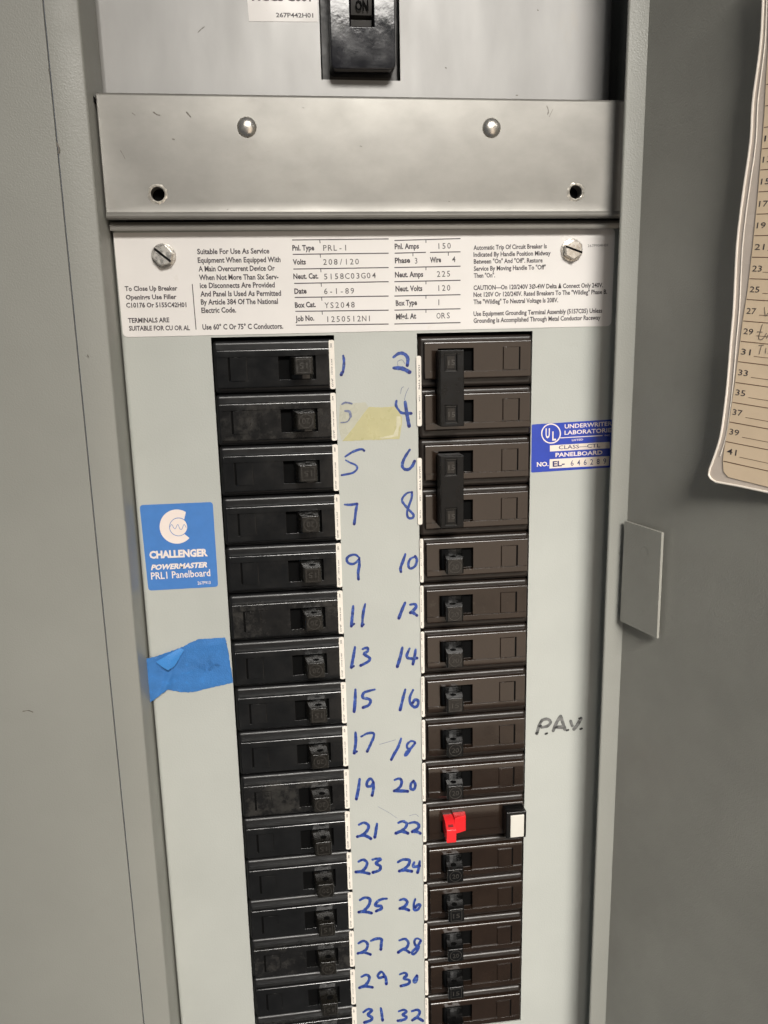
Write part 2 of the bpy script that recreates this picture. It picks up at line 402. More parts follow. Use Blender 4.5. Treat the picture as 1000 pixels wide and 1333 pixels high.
rows = [(11, 180, -.13), (13, 207.5, -.10), (15, 236, -.07), (17, 265, -.05), (19, 293, -.03), (21, 321, 0), (23, 349, .02), (25, 376, .05), (27, 404, .07), (29, 430.5, .09), (31, 457, .11), (33, 484, .13), (35, 510, .15), (37, 535.5, .17), (39, 561, .185), (41, 586.5, .21)]
def redge(y):
    prev = paper[1]
    for p in paper[1:16]:
        if p[1] >= y: t = (y-prev[1])/max(1e-6, p[1]-prev[1]); return prev[0]+(p[0]-prev[0])*t
        prev = p
    return paper[15][0]
bt = bmesh.new(); bl = bmesh.new()
for n, y, s in rows:
    x0 = redge(y) + 2.2
    if n == 41: x0 += 1
    cap = 8.0
    text(bt, str(n), (x0, y+4.2), (x0+(12.5 if n > 20 else 11.5), y+4.2+12*s), cap, CARD, .36, bold=.004)
    xl = redge(y+14)+.8
    lineseg(bl, (xl, y+14-.2), (1058, y+14+(1058-xl)*(s+.01)), 1.1, CARD, .34)
    if n >= 21: lineseg(bl, (x0+17+(n == 23)*-3, y+5+17*s), (1058, y+5+(1058-x0)*(s+.005)), .7, CARD, .34)
for (n, y, s) in [(9, 152, -.15), (7, 124, -.18), (5, 96, -.2)]:
    lineseg(bl, (redge(y+14)+.8, y+14), (1058, y+14+(1058-redge(y+14))*s), 1.1, CARD, .34)
o = mk('printed_numbers', bt, 'ink'); o.parent = card; o.location = -card.location
o = mk('printed_rule', bl, 'cardl'); o.parent = card; o.location = -card.location
bm = bmesh.new()
Z = lambda p, o=(910, 400), k=5.333: [(o[0]+x/k, o[1]+y/k) for x, y in p]
for st in ([(440, 120), (425, 170), (415, 215), (440, 222), (470, 180)], [(405, 170), (440, 172)], [(470, 215), (482, 190), (500, 200), (520, 190)], [(415, 265), (450, 262)], [(435, 262), (425, 300), (418, 325)], [(465, 285), (462, 318)], [(480, 320), (510, 290)], [(455, 0), (462, 60), (480, 40)]):
    stroke(bm, Z(st), .9, CARD, .4, taper=False)
o = mk('pencil_note', bm, 'pencil'); o.parent = card; o.location = -card.location

# ------------------------------------------------------------------ dead front panel with the two openings
dead = empty('dead_front_panel', (0, 0, ZB))
tag(dead, 'light grey-green steel dead front plate with breaker cutouts and blue handwritten circuit numbers', 'panel')
xa, xb = -120.9, 125.0
ob = -PITCH*ROWS - .4
bm = bmesh.new()
xs = [xa+2, -XO-.2, -XI, XI-.1, XO-.1, xb-2]; zs = [ZB, ob, .9, 1.4, 52.0]
H = [[0]*5, [0, None, 0, None, 0], [0, None, 0, None, 0], [0]*5]
hplate(bm, xs, zs, H, 1.4)
for sgn, xe in ((-1, xa), (1, xb)):
    prof = [(xe-sgn*2, 0)] + [(xe-sgn*2+sgn*2*math.sin(t), 2-2*math.cos(t)) for t in [math.pi/2*k/6 for k in range(1, 7)]] + [(xe, 20), (xe-sgn*1.4, 20), (xe-sgn*1.4, 2)] + [(xe-sgn*2, 1.4)]
    prism(bm, [(x, y, ZB) for x, y in prof], (0, 0, 52-ZB))
face = local(smooth(mk('face_plate', bm, 'dead'), 35), dead)
bm = bmesh.new(); sweep_x(bm, [(0.0, 52.0), (-3.6, 51.6), (-4.6, 50.6), (-5.0, 49.4), (-5.4, 50.4), (-5.2, 52.0), (-3.8, 53.2), (0, 53.2)], xa+.4, xb-.6)
local(smooth(mk('top_lip', bm, 'steel'), 30), dead)

# hand lettering: traced strokes, zoom coordinates with their origin and scale
K = 1000/130.0
NUM = {
 '5': ((430, 560), K, [([(150, 265), (230, 215), (310, 190), (340, 205)], 20), ([(155, 300), (200, 325), (255, 350), (270, 385), (230, 425), (170, 440), (115, 450)], 17)]),
 '6': ((430, 560), K, [([(797, 195), (760, 250), (730, 310), (722, 360), (745, 390), (785, 392), (820, 360), (845, 310)], 25)]),
 '7': ((430, 560), K, [([(145, 745), (200, 747), (268, 737)], 22), ([(272, 735), (258, 800), (250, 870), (240, 940)], 24)]),
 '8': ((430, 560), K, [([(815, 620), (770, 630), (730, 670), (720, 710), (755, 760), (800, 810), (835, 850), (820, 880), (780, 875), (770, 820), (790, 750), (815, 680), (818, 622)], 21)]),
 '9': ((430, 700), K, [([(290, 200), (250, 170), (195, 180), (165, 215), (185, 255), (240, 260), (290, 215)], 22), ([(292, 200), (290, 280), (280, 350), (283, 415)], 24)]),
 '10': ((430, 700), K, [([(752, 165), (730, 230), (705, 300), (708, 340)], 25), ([(850, 190), (800, 215), (782, 270), (800, 308), (848, 285), (868, 225), (850, 185)], 22)]),
 '11': ((430, 700), K, [([(230, 685), (222, 780), (212, 885)], 25), ([(212, 885), (240, 862)], 18), ([(350, 665), (330, 760), (318, 885)], 23), ([(318, 885), (335, 868)], 18)]),
 '12': ((430, 700), K, [([(750, 650), (720, 720), (688, 805)], 27), ([(800, 670), (845, 665), (862, 690), (830, 730), (802, 752)], 25), ([(802, 750), (835, 755), (868, 778)], 25)]),
 '13': ((430, 830), K, [([(248, 95), (232, 190), (212, 300)], 25), ([(212, 300), (235, 285)], 20), ([(325, 115), (370, 100), (375, 135), (340, 165), (395, 205), (380, 240), (305, 280)], 24)]),
 '14': ((430, 830), K, [([(722, 100), (700, 200), (672, 290)], 27), ([(795, 110), (765, 185), (800, 210), (870, 205)], 24), ([(855, 120), (845, 190), (828, 265)], 25)]),
 '15': ((430, 830), K, [([(252, 520), (250, 620), (240, 740)], 26), ([(445, 520), (385, 535), (335, 555), (325, 600), (385, 615), (405, 640), (380, 680), (328, 700)], 24)]),
 '16': ((430, 830), K, [([(752, 520), (725, 620), (700, 725)], 25), ([(830, 525), (800, 590), (800, 650), (840, 695), (875, 680), (880, 635), (850, 622), (828, 650)], 25)]),
 '17': ((430, 940), K, [([(253, 105), (256, 200), (240, 310)], 26), ([(240, 310), (266, 294)], 20), ([(310, 145), (370, 115), (430, 110), (435, 150), (405, 220), (370, 295)], 22)]),
 '18': ((430, 940), K, [([(710, 165), (680, 250), (640, 320), (612, 375)], 24), ([(850, 200), (810, 190), (770, 225), (775, 265), (800, 270), (780, 310), (750, 335), (765, 300), (810, 260), (850, 210)], 21)]),
 '19': ((430, 940), K, [([(295, 570), (282, 670), (262, 770)], 26), ([(430, 600), (405, 565), (370, 600), (370, 640), (410, 640), (432, 605)], 24), ([(435, 600), (432, 670), (420, 735)], 25)]),
 '20': ((430, 940), K, [([(645, 580), (690, 565), (715, 590), (705, 640), (670, 675), (640, 690)], 24), ([(640, 690), (710, 690), (775, 693)], 27), ([(835, 590), (808, 620), (808, 668), (838, 672), (853, 630), (835, 590)], 24)]),
 '21': ((440, 1060), K, [([(210, 105), (260, 85), (305, 110), (295, 160), (250, 205), (195, 225)], 25), ([(195, 225), (250, 210), (300, 225), (330, 245)], 25), ([(392, 95), (382, 160), (370, 230)], 25)]),
 '22': ((440, 1060), K, [([(605, 85), (650, 70), (690, 95), (670, 140), (620, 175), (580, 190)], 25), ([(580, 190), (640, 170), (700, 190)], 28), ([(715, 90), (770, 80), (810, 105), (800, 140), (745, 175)], 25), ([(745, 175), (790, 175), (825, 190)], 26)]),
 '23': ((440, 1060), K, [([(205, 475), (250, 455), (290, 480), (280, 530), (235, 570), (180, 578)], 25), ([(180, 578), (250, 580), (315, 595)], 24), ([(345, 455), (385, 445), (430, 450), (380, 490), (425, 520), (415, 560), (350, 583)], 24)]),
 '24': ((440, 1060), K, [([(600, 480), (650, 455), (715, 460), (705, 510), (660, 550), (615, 570)], 25), ([(615, 570), (670, 560), (740, 572)], 26), ([(765, 480), (755, 525), (820, 515)], 23), ([(820, 470), (812, 530), (798, 585)], 24)]),
 '25': ((440, 1060), K, [([(220, 860), (270, 835), (320, 850), (310, 910), (260, 965), (210, 980)], 25), ([(210, 980), (270, 975), (335, 990)], 26), ([(490, 845), (440, 850), (395, 875), (375, 915), (430, 920), (435, 945), (385, 970)], 24)]),
 '26': ((440, 1060), K, [([(620, 860), (665, 850), (695, 880), (670, 920), (620, 945)], 25), ([(620, 945), (670, 945), (710, 960)], 26), ([(775, 850), (760, 900), (765, 955), (800, 955), (825, 910), (800, 905), (775, 935)], 23)]),
 '27': ((440, 1193), K, [([(205, 270), (255, 245), (295, 270), (290, 320), (250, 355), (200, 370)], 23), ([(200, 370), (260, 360), (325, 380)], 24), ([(330, 245), (380, 225), (435, 225), (435, 270), (430, 330)], 24)]),
 '28': ((440, 1193), K, [([(615, 240), (670, 225), (705, 260), (690, 310), (640, 335), (605, 360)], 24), ([(605, 360), (660, 330), (715, 360)], 24), ([(830, 235), (790, 220), (765, 250), (780, 290), (810, 300), (790, 350), (755, 380), (745, 355), (790, 310), (830, 245)], 21)]),
 '29': ((440, 1193), K, [([(235, 605), (280, 585), (315, 605), (305, 650), (270, 690), (215, 715)], 24), ([(215, 715), (270, 700), (345, 710)], 24), ([(470, 590), (435, 555), (400, 590), (415, 615), (455, 605)], 23), ([(455, 575), (480, 620), (485, 675)], 25)]),
 '30': ((440, 1193), K, [([(620, 580), (670, 565), (690, 590), (660, 620), (715, 640), (705, 675), (630, 697)], 24), ([(790, 590), (762, 635), (767, 660), (788, 640), (792, 595)], 24)]),
 '31': ((440, 1193), K, [([(255, 960), (300, 930), (340, 940), (300, 985), (340, 1010), (330, 1040), (265, 1062)], 24), ([(430, 920), (440, 980), (447, 1040)], 25)]),
 '32': ((440, 1193), K, [([(610, 950), (660, 935), (685, 955), (650, 985), (685, 1005), (670, 1030), (600, 1045)], 23), ([(740, 950), (790, 935), (820, 955), (800, 1000), (745, 1040)], 23), ([(745, 1040), (790, 1015), (850, 1045)], 24)]),
}
K7 = 1000/140.0
NUM['1'] = ((420, 430), K7, [([(193, 235), (200, 300), (190, 385)], 22), ([(186, 385), (174, 412)], 26)])
NUM['2'] = ((420, 430), K7, [([(660, 250), (710, 215), (760, 220), (792, 260), (788, 325)], 27), ([(662, 350), (740, 355), (808, 388)], 32)])
NUM['4'] = ((420, 430), K7, [([(688, 655), (685, 705), (730, 765), (825, 772)], 22), ([(768, 665), (785, 780), (805, 890)], 29)])
def zz(o, k, pts): return [(o[0]+x/k, o[1]+y/k) for x, y in pts]
for key, (o0, k, sts) in NUM.items():
    bm = bmesh.new(); bd = bmesh.new()
    for i, (pts, wd) in enumerate(sts):
        q = zz(o0, k, pts); stroke(bm, q, wd/k*1.22, PANEL, .06+.05*i)
        e = Vector(q[-1]); r = wd/k*.52
        bd.faces.new([bd.verts.new(PANEL.at(e.x+math.cos(a)*r*random.uniform(.85, 1.1), e.y+math.sin(a)*r*random.uniform(.85, 1.1), .30)) for a in [2*math.pi*j/10 for j in range(10)]])
    a = local(mk('handwritten_number', bm, 'mark'), dead); a['label'] = 'blue marker number %s written on the panel' % key
    b = mk('ink_blot', bd, 'markd'); b.parent = a
bm = bmesh.new()
o3 = (420, 430)
for st, wd in (([(180, 688), (215, 670), (272, 682)], 17), ([(210, 750), (250, 757), (262, 800)], 24), ([(262, 800), (232, 848), (172, 858)], 12), ([(700, 330), (700, 290), (740, 275), (765, 310)], 5), ([(725, 590), (735, 540), (755, 525)], 5), ([(800, 535), (775, 590), (762, 645)], 5)):
    stroke(bm, zz(o3, K7, st), wd/K7, PANEL, .2)
a = local(mk('handwritten_number', bm, 'markg'), dead); a['label'] = 'half erased number 3 and faint pen traces'
bm = bmesh.new(); bd = bmesh.new(); o3 = (680, 910)
for i, (st, wd) in enumerate((([(215, 350), (203, 400), (190, 450)], 32), ([(222, 340), (260, 275), (330, 262), (368, 300), (330, 350), (250, 368)], 30), ([(403, 412), (450, 300), (500, 225)], 32), ([(500, 225), (525, 300), (555, 395)], 34), ([(430, 365), (545, 365)], 34), ([(630, 285), (652, 350)], 28), ([(765, 250), (722, 330), (672, 393)], 33))):
    stroke(bm, zz(o3, 10, st), wd/10*1.3, PANEL, .06+.05*i, taper=False)
for c in ((312, 450), (588, 405), (765, 387), (192, 440), (752, 250), (232, 350), (440, 368)):
    stroke(bd, zz(o3, 10, [(c[0]-10, c[1]+4), (c[0]+12, c[1]-4)]), 2.5, PANEL, .45, taper=False)
a = local(mk('handwritten_initials', bm, 'grey'), dead); a['label'] = 'grey marker initials P.A.V. on the right of the panel'
b = mk('ink_blot', bd, 'blkm'); b.parent = a
bm = bmesh.new()
for st, wd in (([(494, 969), (505, 966), (515, 963)], .6), ([(492, 1050), (505, 1057), (517, 1065)], .4), ([(533, 1062), (541, 1060), (545, 1063)], .5)):
    stroke(bm, st, wd, PANEL, .05, taper=False)
local(mk('pencil_scratch', bm, 'markg'), dead)

# screws through the rating plate
def screw(c, rot, r):
    P = PANEL.at(*c); root = empty('hex_screw', (P.x, 0, P.z))
    bm = bmesh.new(); cyl(bm, (0, 0), r, -.5, -1.4, 32, r2=r*.96)
    f = mk('flange', bm, 'zinc', root); bevel(f, .25, 2)
    bm = bmesh.new(); hexp = [(math.cos(rot+math.pi/3*i)*r*.87, math.sin(rot+math.pi/3*i)*r*.87) for i in range(6)]
    prism(bm, [(x, -1.35, z) for x, z in hexp], (0, -3.0, 0))
    h = mk('hex_head', bm, 'zinc', root); bevel(h, .45, 3)
    bm = bmesh.new(); d = Vector((math.cos(rot+.15), 0, math.sin(rot+.15))); n = Vector((-d.z, 0, d.x))
    prism(bm, [d*s*r*.80 + n*t*.5 + Vector((0, -4.37, 0)) for s, t in ((-1, -1), (1, -1), (1, 1), (-1, 1))], (0, .05, 0))
    s_ = mk('slot', bm, 'hole', h)
    return root
s1 = screw((213.5, 333.5), math.radians(-48), 5.7); s2 = screw((743.5, 326), math.radians(-28), 5.6)
tag(s1, 'slotted hex screw at the left end of the white rating label', 'screw', 'slotted hex screws through the rating label')
tag(s2, 'slotted hex screw at the right end of the white rating label', 'screw', 'slotted hex screws through the rating label')

# ------------------------------------------------------------------ rating label
def lab_thing(name, label, cat, px, r, pl, m, off=.14, th=.12):
    bm = bmesh.new(); sheet(bm, rpoly(px, r), pl, off, th)
    c = pl.at(px[0][0], px[0][1]); root = empty(name, c); tag(root, label, cat)
    local(mk('backing', bm, m), root); return root
lab = lab_thing('rating_label', 'wide white rating label with typed values across the panel above the breakers', 'label',
                [(147.5, 303), (801, 297), (796, 424.5), (160.5, 439)], [2, 7, 7, 7], PANEL, 'lab', .3, .28)
LO = .36
bt = bmesh.new(); by = bmesh.new(); br = bmesh.new()
def zc(p, o, k): return (o[0]+p[0]/k, o[1]+p[1]/k)
oA, kA = (140, 340), 5.556; oB, kB = (140, 290), 2.941; oC, kC = (470, 290), 2.778
def T(b, s, a, e, cap, o, k, **kw): text(b, s, zc(a, o, k), zc(e, o, k), cap/k, PANEL, LO, **kw)
for s, a, e in (('To Close Up Breaker', (127, 215), (507, 211)), ('Openings Use Filler', (133, 277), (500, 273)), ('C10176 Or 5155C42H01', (136, 335), (572, 331)), ('TERMINALS ARE', (150, 445), (448, 441)), ('SUITABLE FOR CU OR AL', (157, 502), (597, 498))):
    T(bt, s, a, e, 35, oA, kA, bold=.03)
for s, a, e in (('Suitable For Use As Service', (344, 120), (620, 117)), ('Equipment When Equipped With', (346, 153), (663, 150)), ('A Main Overcurrent Device Or', (349, 186), (641, 183)), ('When Not More Than Six Serv-', (351, 219), (655, 216)), ('ice Disconnects Are Provided', (354, 250), (641, 247)), ('And Panel Is Used As Permitted', (356, 282), (665, 279)), ('By Article 384 Of The National', (358, 313), (653, 310)), ('Electric Code.', (360, 345), (493, 343)), ('Use 60\u00b0 C Or 75\u00b0 C Conductors.', (364, 409), (673, 405))):
    T(bt, s, a, e, 21, oB, kB, bold=.03)
for s, a, e in (('Pnl. Type', (708, 106), (792, 105)), ('Volts', (710, 160), (760, 159)), ('Neut. Cat.', (712, 215), (808, 213)), ('Date', (716, 272), (763, 270)), ('Box Cat.', (718, 325), (798, 322)), ('Job No.', (720, 377), (792, 374))):
    T(bt, s, a, e, 21, oB, kB, bold=.036)
for s, a, e in (('Pnl. Amps', (122, 95), (210, 93)), ('Phase', (123, 146), (178, 144)), ('Wire', (250, 144), (290, 142)), ('Neut. Amps', (123, 197), (225, 195)), ('Neut. Volts', (125, 248), (222, 246)), ('Box Type', (126, 300), (203, 297)), ('Mfgd. At', (127, 349), (200, 346))):
    T(bt, s, a, e, 20, oC, kC, bold=.036)
for s, a, e in (('Automatic Trip Of Circuit Breaker Is', (407, 98), (672, 92)), ('Indicated By Handle Position Midway', (407, 123), (686, 117)), ('Between "On" And "Off". Restore', (408, 148), (657, 143)), ('Service By Moving Handle To "Off"', (408, 174), (668, 168)), ('Then "On".', (408, 199), (485, 197)), ('CAUTION\u2014On 120/240V 3\u00d8-4W Delta \u0394 Connect Only 240V.', (407, 243), (875, 233)), ('Not 120V Or 120/240V. Rated Breakers To The "Wildleg" Phase B.', (407, 268), (890, 257)), ('The "Wildleg" To Neutral Voltage Is 208V.', (407, 294), (713, 287)), ('Use Equipment Grounding Terminal Assembly (5157C05) Unless', (407, 337), (872, 325)), ('Grounding Is Accomplished Through Metal Conductor Raceway', (407, 362), (866, 350))):
    T(bt, s, a, e, 17, oC, kC, bold=.028)
T(bt, '267P904H01', (820, 88), (893, 85), 10, oC, kC, bold=0)
for s, a, e in (('PRL-1', (823, 107), (922, 106)), ('208/120', (823, 161), (966, 159)), ('6-1-89', (826, 273), (948, 271)), ('YS2048', (830, 327), (950, 324))):
    T(by, s, a, e, 23, oB, kB, bold=.006, mono=True)
text(by, '5158C03G04', (420.8, 363.8), (490.5, 362), 7.8, PANEL, LO, bold=.006, mono=True)
text(by, '1250512N1', (423.5, 419.3), (484.4, 418), 7.8, PANEL, LO, bold=.006, mono=True)
for s, a, e in (('150', (273, 95), (328, 93)), ('3', (192, 148), (208, 147)), ('4', (327, 143), (345, 142)), ('225', (272, 196), (326, 194)), ('120', (273, 247), (326, 245)), ('1', (273, 298), (290, 298)), ('ORS', (272, 347), (325, 345))):
    T(by, s, a, e, 22, oC, kC, bold=.006, mono=True)
xl = [380.4, 381.2, 382, 383, 383.8, 384.6, 385.5]; ya = [312.4, 331.1, 350.2, 368.9, 387.2, 405.3, 423.3]; yb = [311, 329.6, 348.3, 366.7, 385.4, 403.8, 421.8]
for i in range(7):
    lineseg(br, (xl[i], ya[i]), (506, yb[i]), 1.35, PANEL, LO)
    if i < 6: lineseg(br, (416.3+i*.6, ya[i]-.5), (416.8+i*.6, ya[i]+4.2), 1.0, PANEL, LO+.02)
yl = [(64, 57), (110, 105), (162, 157), (213, 208), (265, 260), (316, 311), (366, 361)]
for i, (a, b) in enumerate(yl):
    if i == 1:
        lineseg(br, zc((122, 110), oC, kC), zc((235, 107), oC, kC), 1.35, PANEL, LO); lineseg(br, zc((250, 107), oC, kC), zc((360, 105), oC, kC), 1.35, PANEL, LO)
        lineseg(br, zc((188, 108), oC, kC), zc((188, 121), oC, kC), 1.0, PANEL, LO+.02); lineseg(br, zc((316, 106), oC, kC), zc((316, 119), oC, kC), 1.0, PANEL, LO+.02)
    else:
        lineseg(br, zc((121, a), oC, kC), zc((360, b), oC, kC), 1.35, PANEL, LO)
        if i < 6: lineseg(br, zc((235, (a+b)/2), oC, kC), zc((235, (a+b)/2+12), oC, kC), 1.0, PANEL, LO+.02)
lineseg(br, zc((613, 165), oA, kA), zc((641, 495), oA, kA), 1.1, PANEL, LO)
local(mk('printed_text', bt, 'ink'), lab); local(mk('typed_values', by, 'type'), lab); local(mk('printed_rule', br, 'ink'), lab)

# ------------------------------------------------------------------ maker's sticker
o4, k4 = (160, 640), 4.444
def Q(*pts): return [zc(p, o4, k4) for p in pts]
st = lab_thing('maker_sticker', 'light blue square sticker with a white C emblem left of breaker 7', 'sticker', Q((97, 78), (520, 60), (552, 550), (148, 573)), 4.5, PANEL, 'blue')
bm = bmesh.new(); c = (312, 202)
pts = []
for i in range(41):
    t = math.radians(58 + (318-58)*i/40); pts.append((c[0]+math.cos(t)*99, c[1]-math.sin(t)*99))
inn = [(355, 160), ]
for i in range(21):
    t = math.radians(-50 + (100)*i/20); pts.append((c[0]+10+math.cos(t)*50, c[1]+2-math.sin(t)*50))
bm.faces.new([bm.verts.new(PANEL.at(*zc(p, o4, k4), .2)) for p in pts])
text(bm, 'CHALLENGER', zc((155, 386), o4, k4), zc((492, 371), o4, k4), 42/k4, PANEL, .2, bold=.05)
text(bm, 'POWERMASTER', zc((163, 453), o4, k4), zc((490, 436), o4, k4), 30/k4, PANEL, .2, bold=.045, slant=.3)
text(bm, 'PRL1 Panelboard', zc((165, 508), o4, k4), zc((507, 488), o4, k4), 42/k4, PANEL, .2, bold=.012)
text(bm, '267P913', zc((433, 538), o4, k4), zc((508, 534), o4, k4), 19/k4, PANEL, .2, bold=.005)
local(mk('printed_emblem', bm, 'logo'), st)
bm = bmesh.new()
ring = [(c[0]+10+math.cos(2*math.pi*i/28)*52, c[1]+2-math.sin(2*math.pi*i/28)*52) for i in range(29)]
for i in range(28): lineseg(bm, zc(ring[i], o4, k4), zc(ring[i+1], o4, k4), .75, PANEL, .26)
wv = [(272, 205), (282, 190), (294, 208), (304, 214), (318, 190), (330, 215), (342, 216), (354, 190), (366, 207)]
stroke(bm, [zc(p, o4, k4) for p in wv], .6, PANEL, .28, wob=0, taper=False)
local(mk('emblem_line', bm, 'blue'), st)

# ------------------------------------------------------------------ listing sticker
o5, k5 = (680, 540), 8.333
ul = lab_thing('listing_sticker', 'royal blue listing sticker numbered EL-646289 beside the upper right breakers', 'sticker', [zc(p, o5, k5) for p in ((103, 105), (1020, 46), (1015, 567), (97, 627))], 1.6, PANEL, 'ulb')
bm = bmesh.new()
for i in range(32):
    a0, a1 = 2*math.pi*i/32, 2*math.pi*(i+1)/32
    bm.faces.new([bm.verts.new(PANEL.at(*zc((312+math.cos(a)*r*.98, 203-math.sin(a)*r), o5, k5), .2)) for a, r in ((a0, 110), (a1, 110), (a1, 97), (a0, 97))])
text(bm, 'U', zc((252, 250), o5, k5), zc((298, 248), o5, k5), 105/k5, PANEL, .2, bold=.03)
text(bm, 'L', zc((325, 276), o5, k5), zc((366, 274), o5, k5), 98/k5, PANEL, .2, bold=.03)
text(bm, 'UNDERWRITERS', zc((460, 148), o5, k5), zc((1003, 113), o5, k5), 46/k5, PANEL, .2, bold=.02)
text(bm, 'LABORATORIES', zc((458, 216), o5, k5), zc((1000, 184), o5, k5), 46/k5, PANEL, .2, bold=.02)
text(bm, 'INC.', zc((895, 232), o5, k5), zc((955, 229), o5, k5), 18/k5, PANEL, .2, bold=.0)
text(bm, 'LISTED', zc((538, 285), o5, k5), zc((660, 277), o5, k5), 20/k5, PANEL, .2, bold=.02)
lineseg(bm, zc((410, 250), o5, k5), zc((870, 225), o5, k5), 1.1, PANEL, .2)
text(bm, 'PANELBOARD', zc((360, 457), o5, k5), zc((870, 428), o5, k5), 45/k5, PANEL, .2, bold=.03)
text(bm, 'NO.', zc((158, 562), o5, k5), zc((285, 554), o5, k5), 48/k5, PANEL, .2, bold=.03)
local(mk('printed_emblem', bm, 'logo'), ul)
bm = bmesh.new()
for q in (((300, 332), (948, 293), (948, 362), (300, 398)), ((298, 482), (945, 447), (940, 550), (295, 582))):
    sheet(bm, [zc(p, o5, k5) for p in q], PANEL, .2, .04)
local(mk('number_field', bm, 'ulw'), ul)
bm = bmesh.new()
text(bm, 'CLASS\u2014CTL', zc((395, 374), o5, k5), zc((845, 351), o5, k5), 42/k5, PANEL, .24, bold=.01)
text(bm, 'EL-', zc((330, 562), o5, k5), zc((460, 553), o5, k5), 60/k5, PANEL, .24, bold=.035)
for i, ch in enumerate('646289'):
    x = 525 + i*70.5; text(bm, ch, zc((x, 553-i*4.2), o5, k5), zc((x+32, 551-i*4.2), o5, k5), 62/k5, PANEL, .24, bold=.005)
local(mk('printed_number', bm, 'navy'), ul)

# ------------------------------------------------------------------ painter's tape
o6, k6 = (160, 640), 4.444
tp = [(125, 968), (200, 950), (250, 932), (330, 905), (400, 870), (440, 853), (520, 848), (592, 843), (605, 900), (620, 990), (637, 1105), (570, 1120), (500, 1137), (440, 1152), (380, 1163), (330, 1160), (258, 1145), (200, 1190), (145, 1228), (138, 1100)]
tp = jag([zc(p, o6, k6) for p in tp], .55, 2.4)
bm = bmesh.new()
bm.faces.new([bm.verts.new((u, 0, v)) for u, v in tp])
bmesh.ops.triangulate(bm, faces=bm.faces)
bmesh.ops.subdivide_edges(bm, edges=[e for e in bm.edges if e.calc_length() > 12], cuts=5, use_grid_fill=True)
bmesh.ops.triangulate(bm, faces=bm.faces)
bmesh.ops.subdivide_edges(bm, edges=[e for e in bm.edges if e.calc_length() > 5], cuts=2, use_grid_fill=True)
def g(x, c, s): return math.exp(-((x-c)/s)**2)
for v in bm.verts:
    u, w_ = v.co.x, v.co.z
    t = max(0, min(1, (222-u)/34)); tt = t*t*(3-2*t)
    lift = .35 + 2.4*tt + 1.2*g((u-219)*.9 - (w_-885)*-.25, 0, 5)*max(0, min(1, (w_-850)/25)) + .35*max(0, 1-abs((u-240)*.35+(w_-875))/3.0)*g(u, 245, 22) + .3*max(0, 1-abs((u-262)*-.8+(w_-866))/2.5)*g(u, 262, 14) + .5*max(0, 1-abs((u-208)*1.6+(w_-905))/4)*g(u, 208, 12) + .35*g((w_-842)-(u-250)*-.1, 0, 5)*g(u, 275, 20)
    v.co = PANEL.at(u, w_, max(.25, lift))
bm.normal_update()
tape = empty('painters_tape', PANEL.at(245, 865)); tag(tape, 'torn strip of blue painter\'s tape with a creased end left of breaker 13', 'tape')
local(smooth(mk('tape_strip', bm, 'tape'), 180), tape)
bt = bmesh.new()
for stp, wd in (([(470, 1000), (475, 1025), (472, 1040)], 10), ([(500, 985), (520, 1010), (500, 1030)], 16), ([(535, 1000), (560, 1005)], 10), ([(440, 1010), (455, 1020)], 9)):
    stroke(bt, [zc(p, o6, k6) for p in stp], wd/k6, PANEL, .95, taper=False)
local(mk('faint_smudge', bt, 'taped'), tape)
bm = bmesh.new()
fl = [(190, 985), (225, 1012), (262, 1035), (300, 1008), (355, 915), (330, 905), (260, 945)]
vs = []
for i, p in enumerate(fl):
    u, w_ = zc(p, o6, k6); hh = [3.1, 4.0, 4.6, 3.2, 1.3, 1.1, 2.9][i]
    vs.append(bm.verts.new(PANEL.at(u, w_, hh)))
cv = bm.verts.new(PANEL.at(*zc((270, 975), o6, k6), 3.7))
for i in range(7): bm.faces.new((vs[i], vs[(i+1) % 7], cv))
bmesh.ops.subdivide_edges(bm, edges=bm.edges, cuts=2, use_grid_fill=True, smooth=.4)
local(smooth(mk('folded_flap', bm, 'tapel'), 180), tape)

# ------------------------------------------------------------------ old clear tape
bm = bmesh.new(); o7 = (420, 430)
cl = [zc(p, o7, K7) for p in ((430, 712), (560, 716), (672, 708), (740, 805), (738, 880), (715, 1012), (620, 1012), (520, 1020), (400, 1020), (180, 1032), (290, 900), (360, 800))]
sheet(bm, jag(cl, .25, 3), PANEL, .09, .06)
res = empty('old_tape', PANEL.at(490, 552)); tag(res, 'yellowed scrap of old clear tape stuck between numbers 3 and 4', 'tape')
local(mk('yellow_film', bm, 'resid'), res)
bm = bmesh.new(); sheet(bm, jag([zc(p, o7, K7) for p in ((160, 690), (400, 668), (425, 712), (355, 800), (285, 900), (178, 1025), (150, 900))], .3, 3), PANEL, .045, .03)
local(mk('faint_film', bm, 'resid2'), res)
bm = bmesh.new(); sheet(bm, jag([zc(p, o7, K7) for p in ((690, 800), (722, 800), (730, 870), (710, 900), (700, 985), (560, 1008), (530, 1000), (660, 970), (688, 900))], .3, 2), PANEL, .13, .03)
local(mk('film_highlight', bm, 'residl'), res)  # flat pale patch, a highlight painted on the film

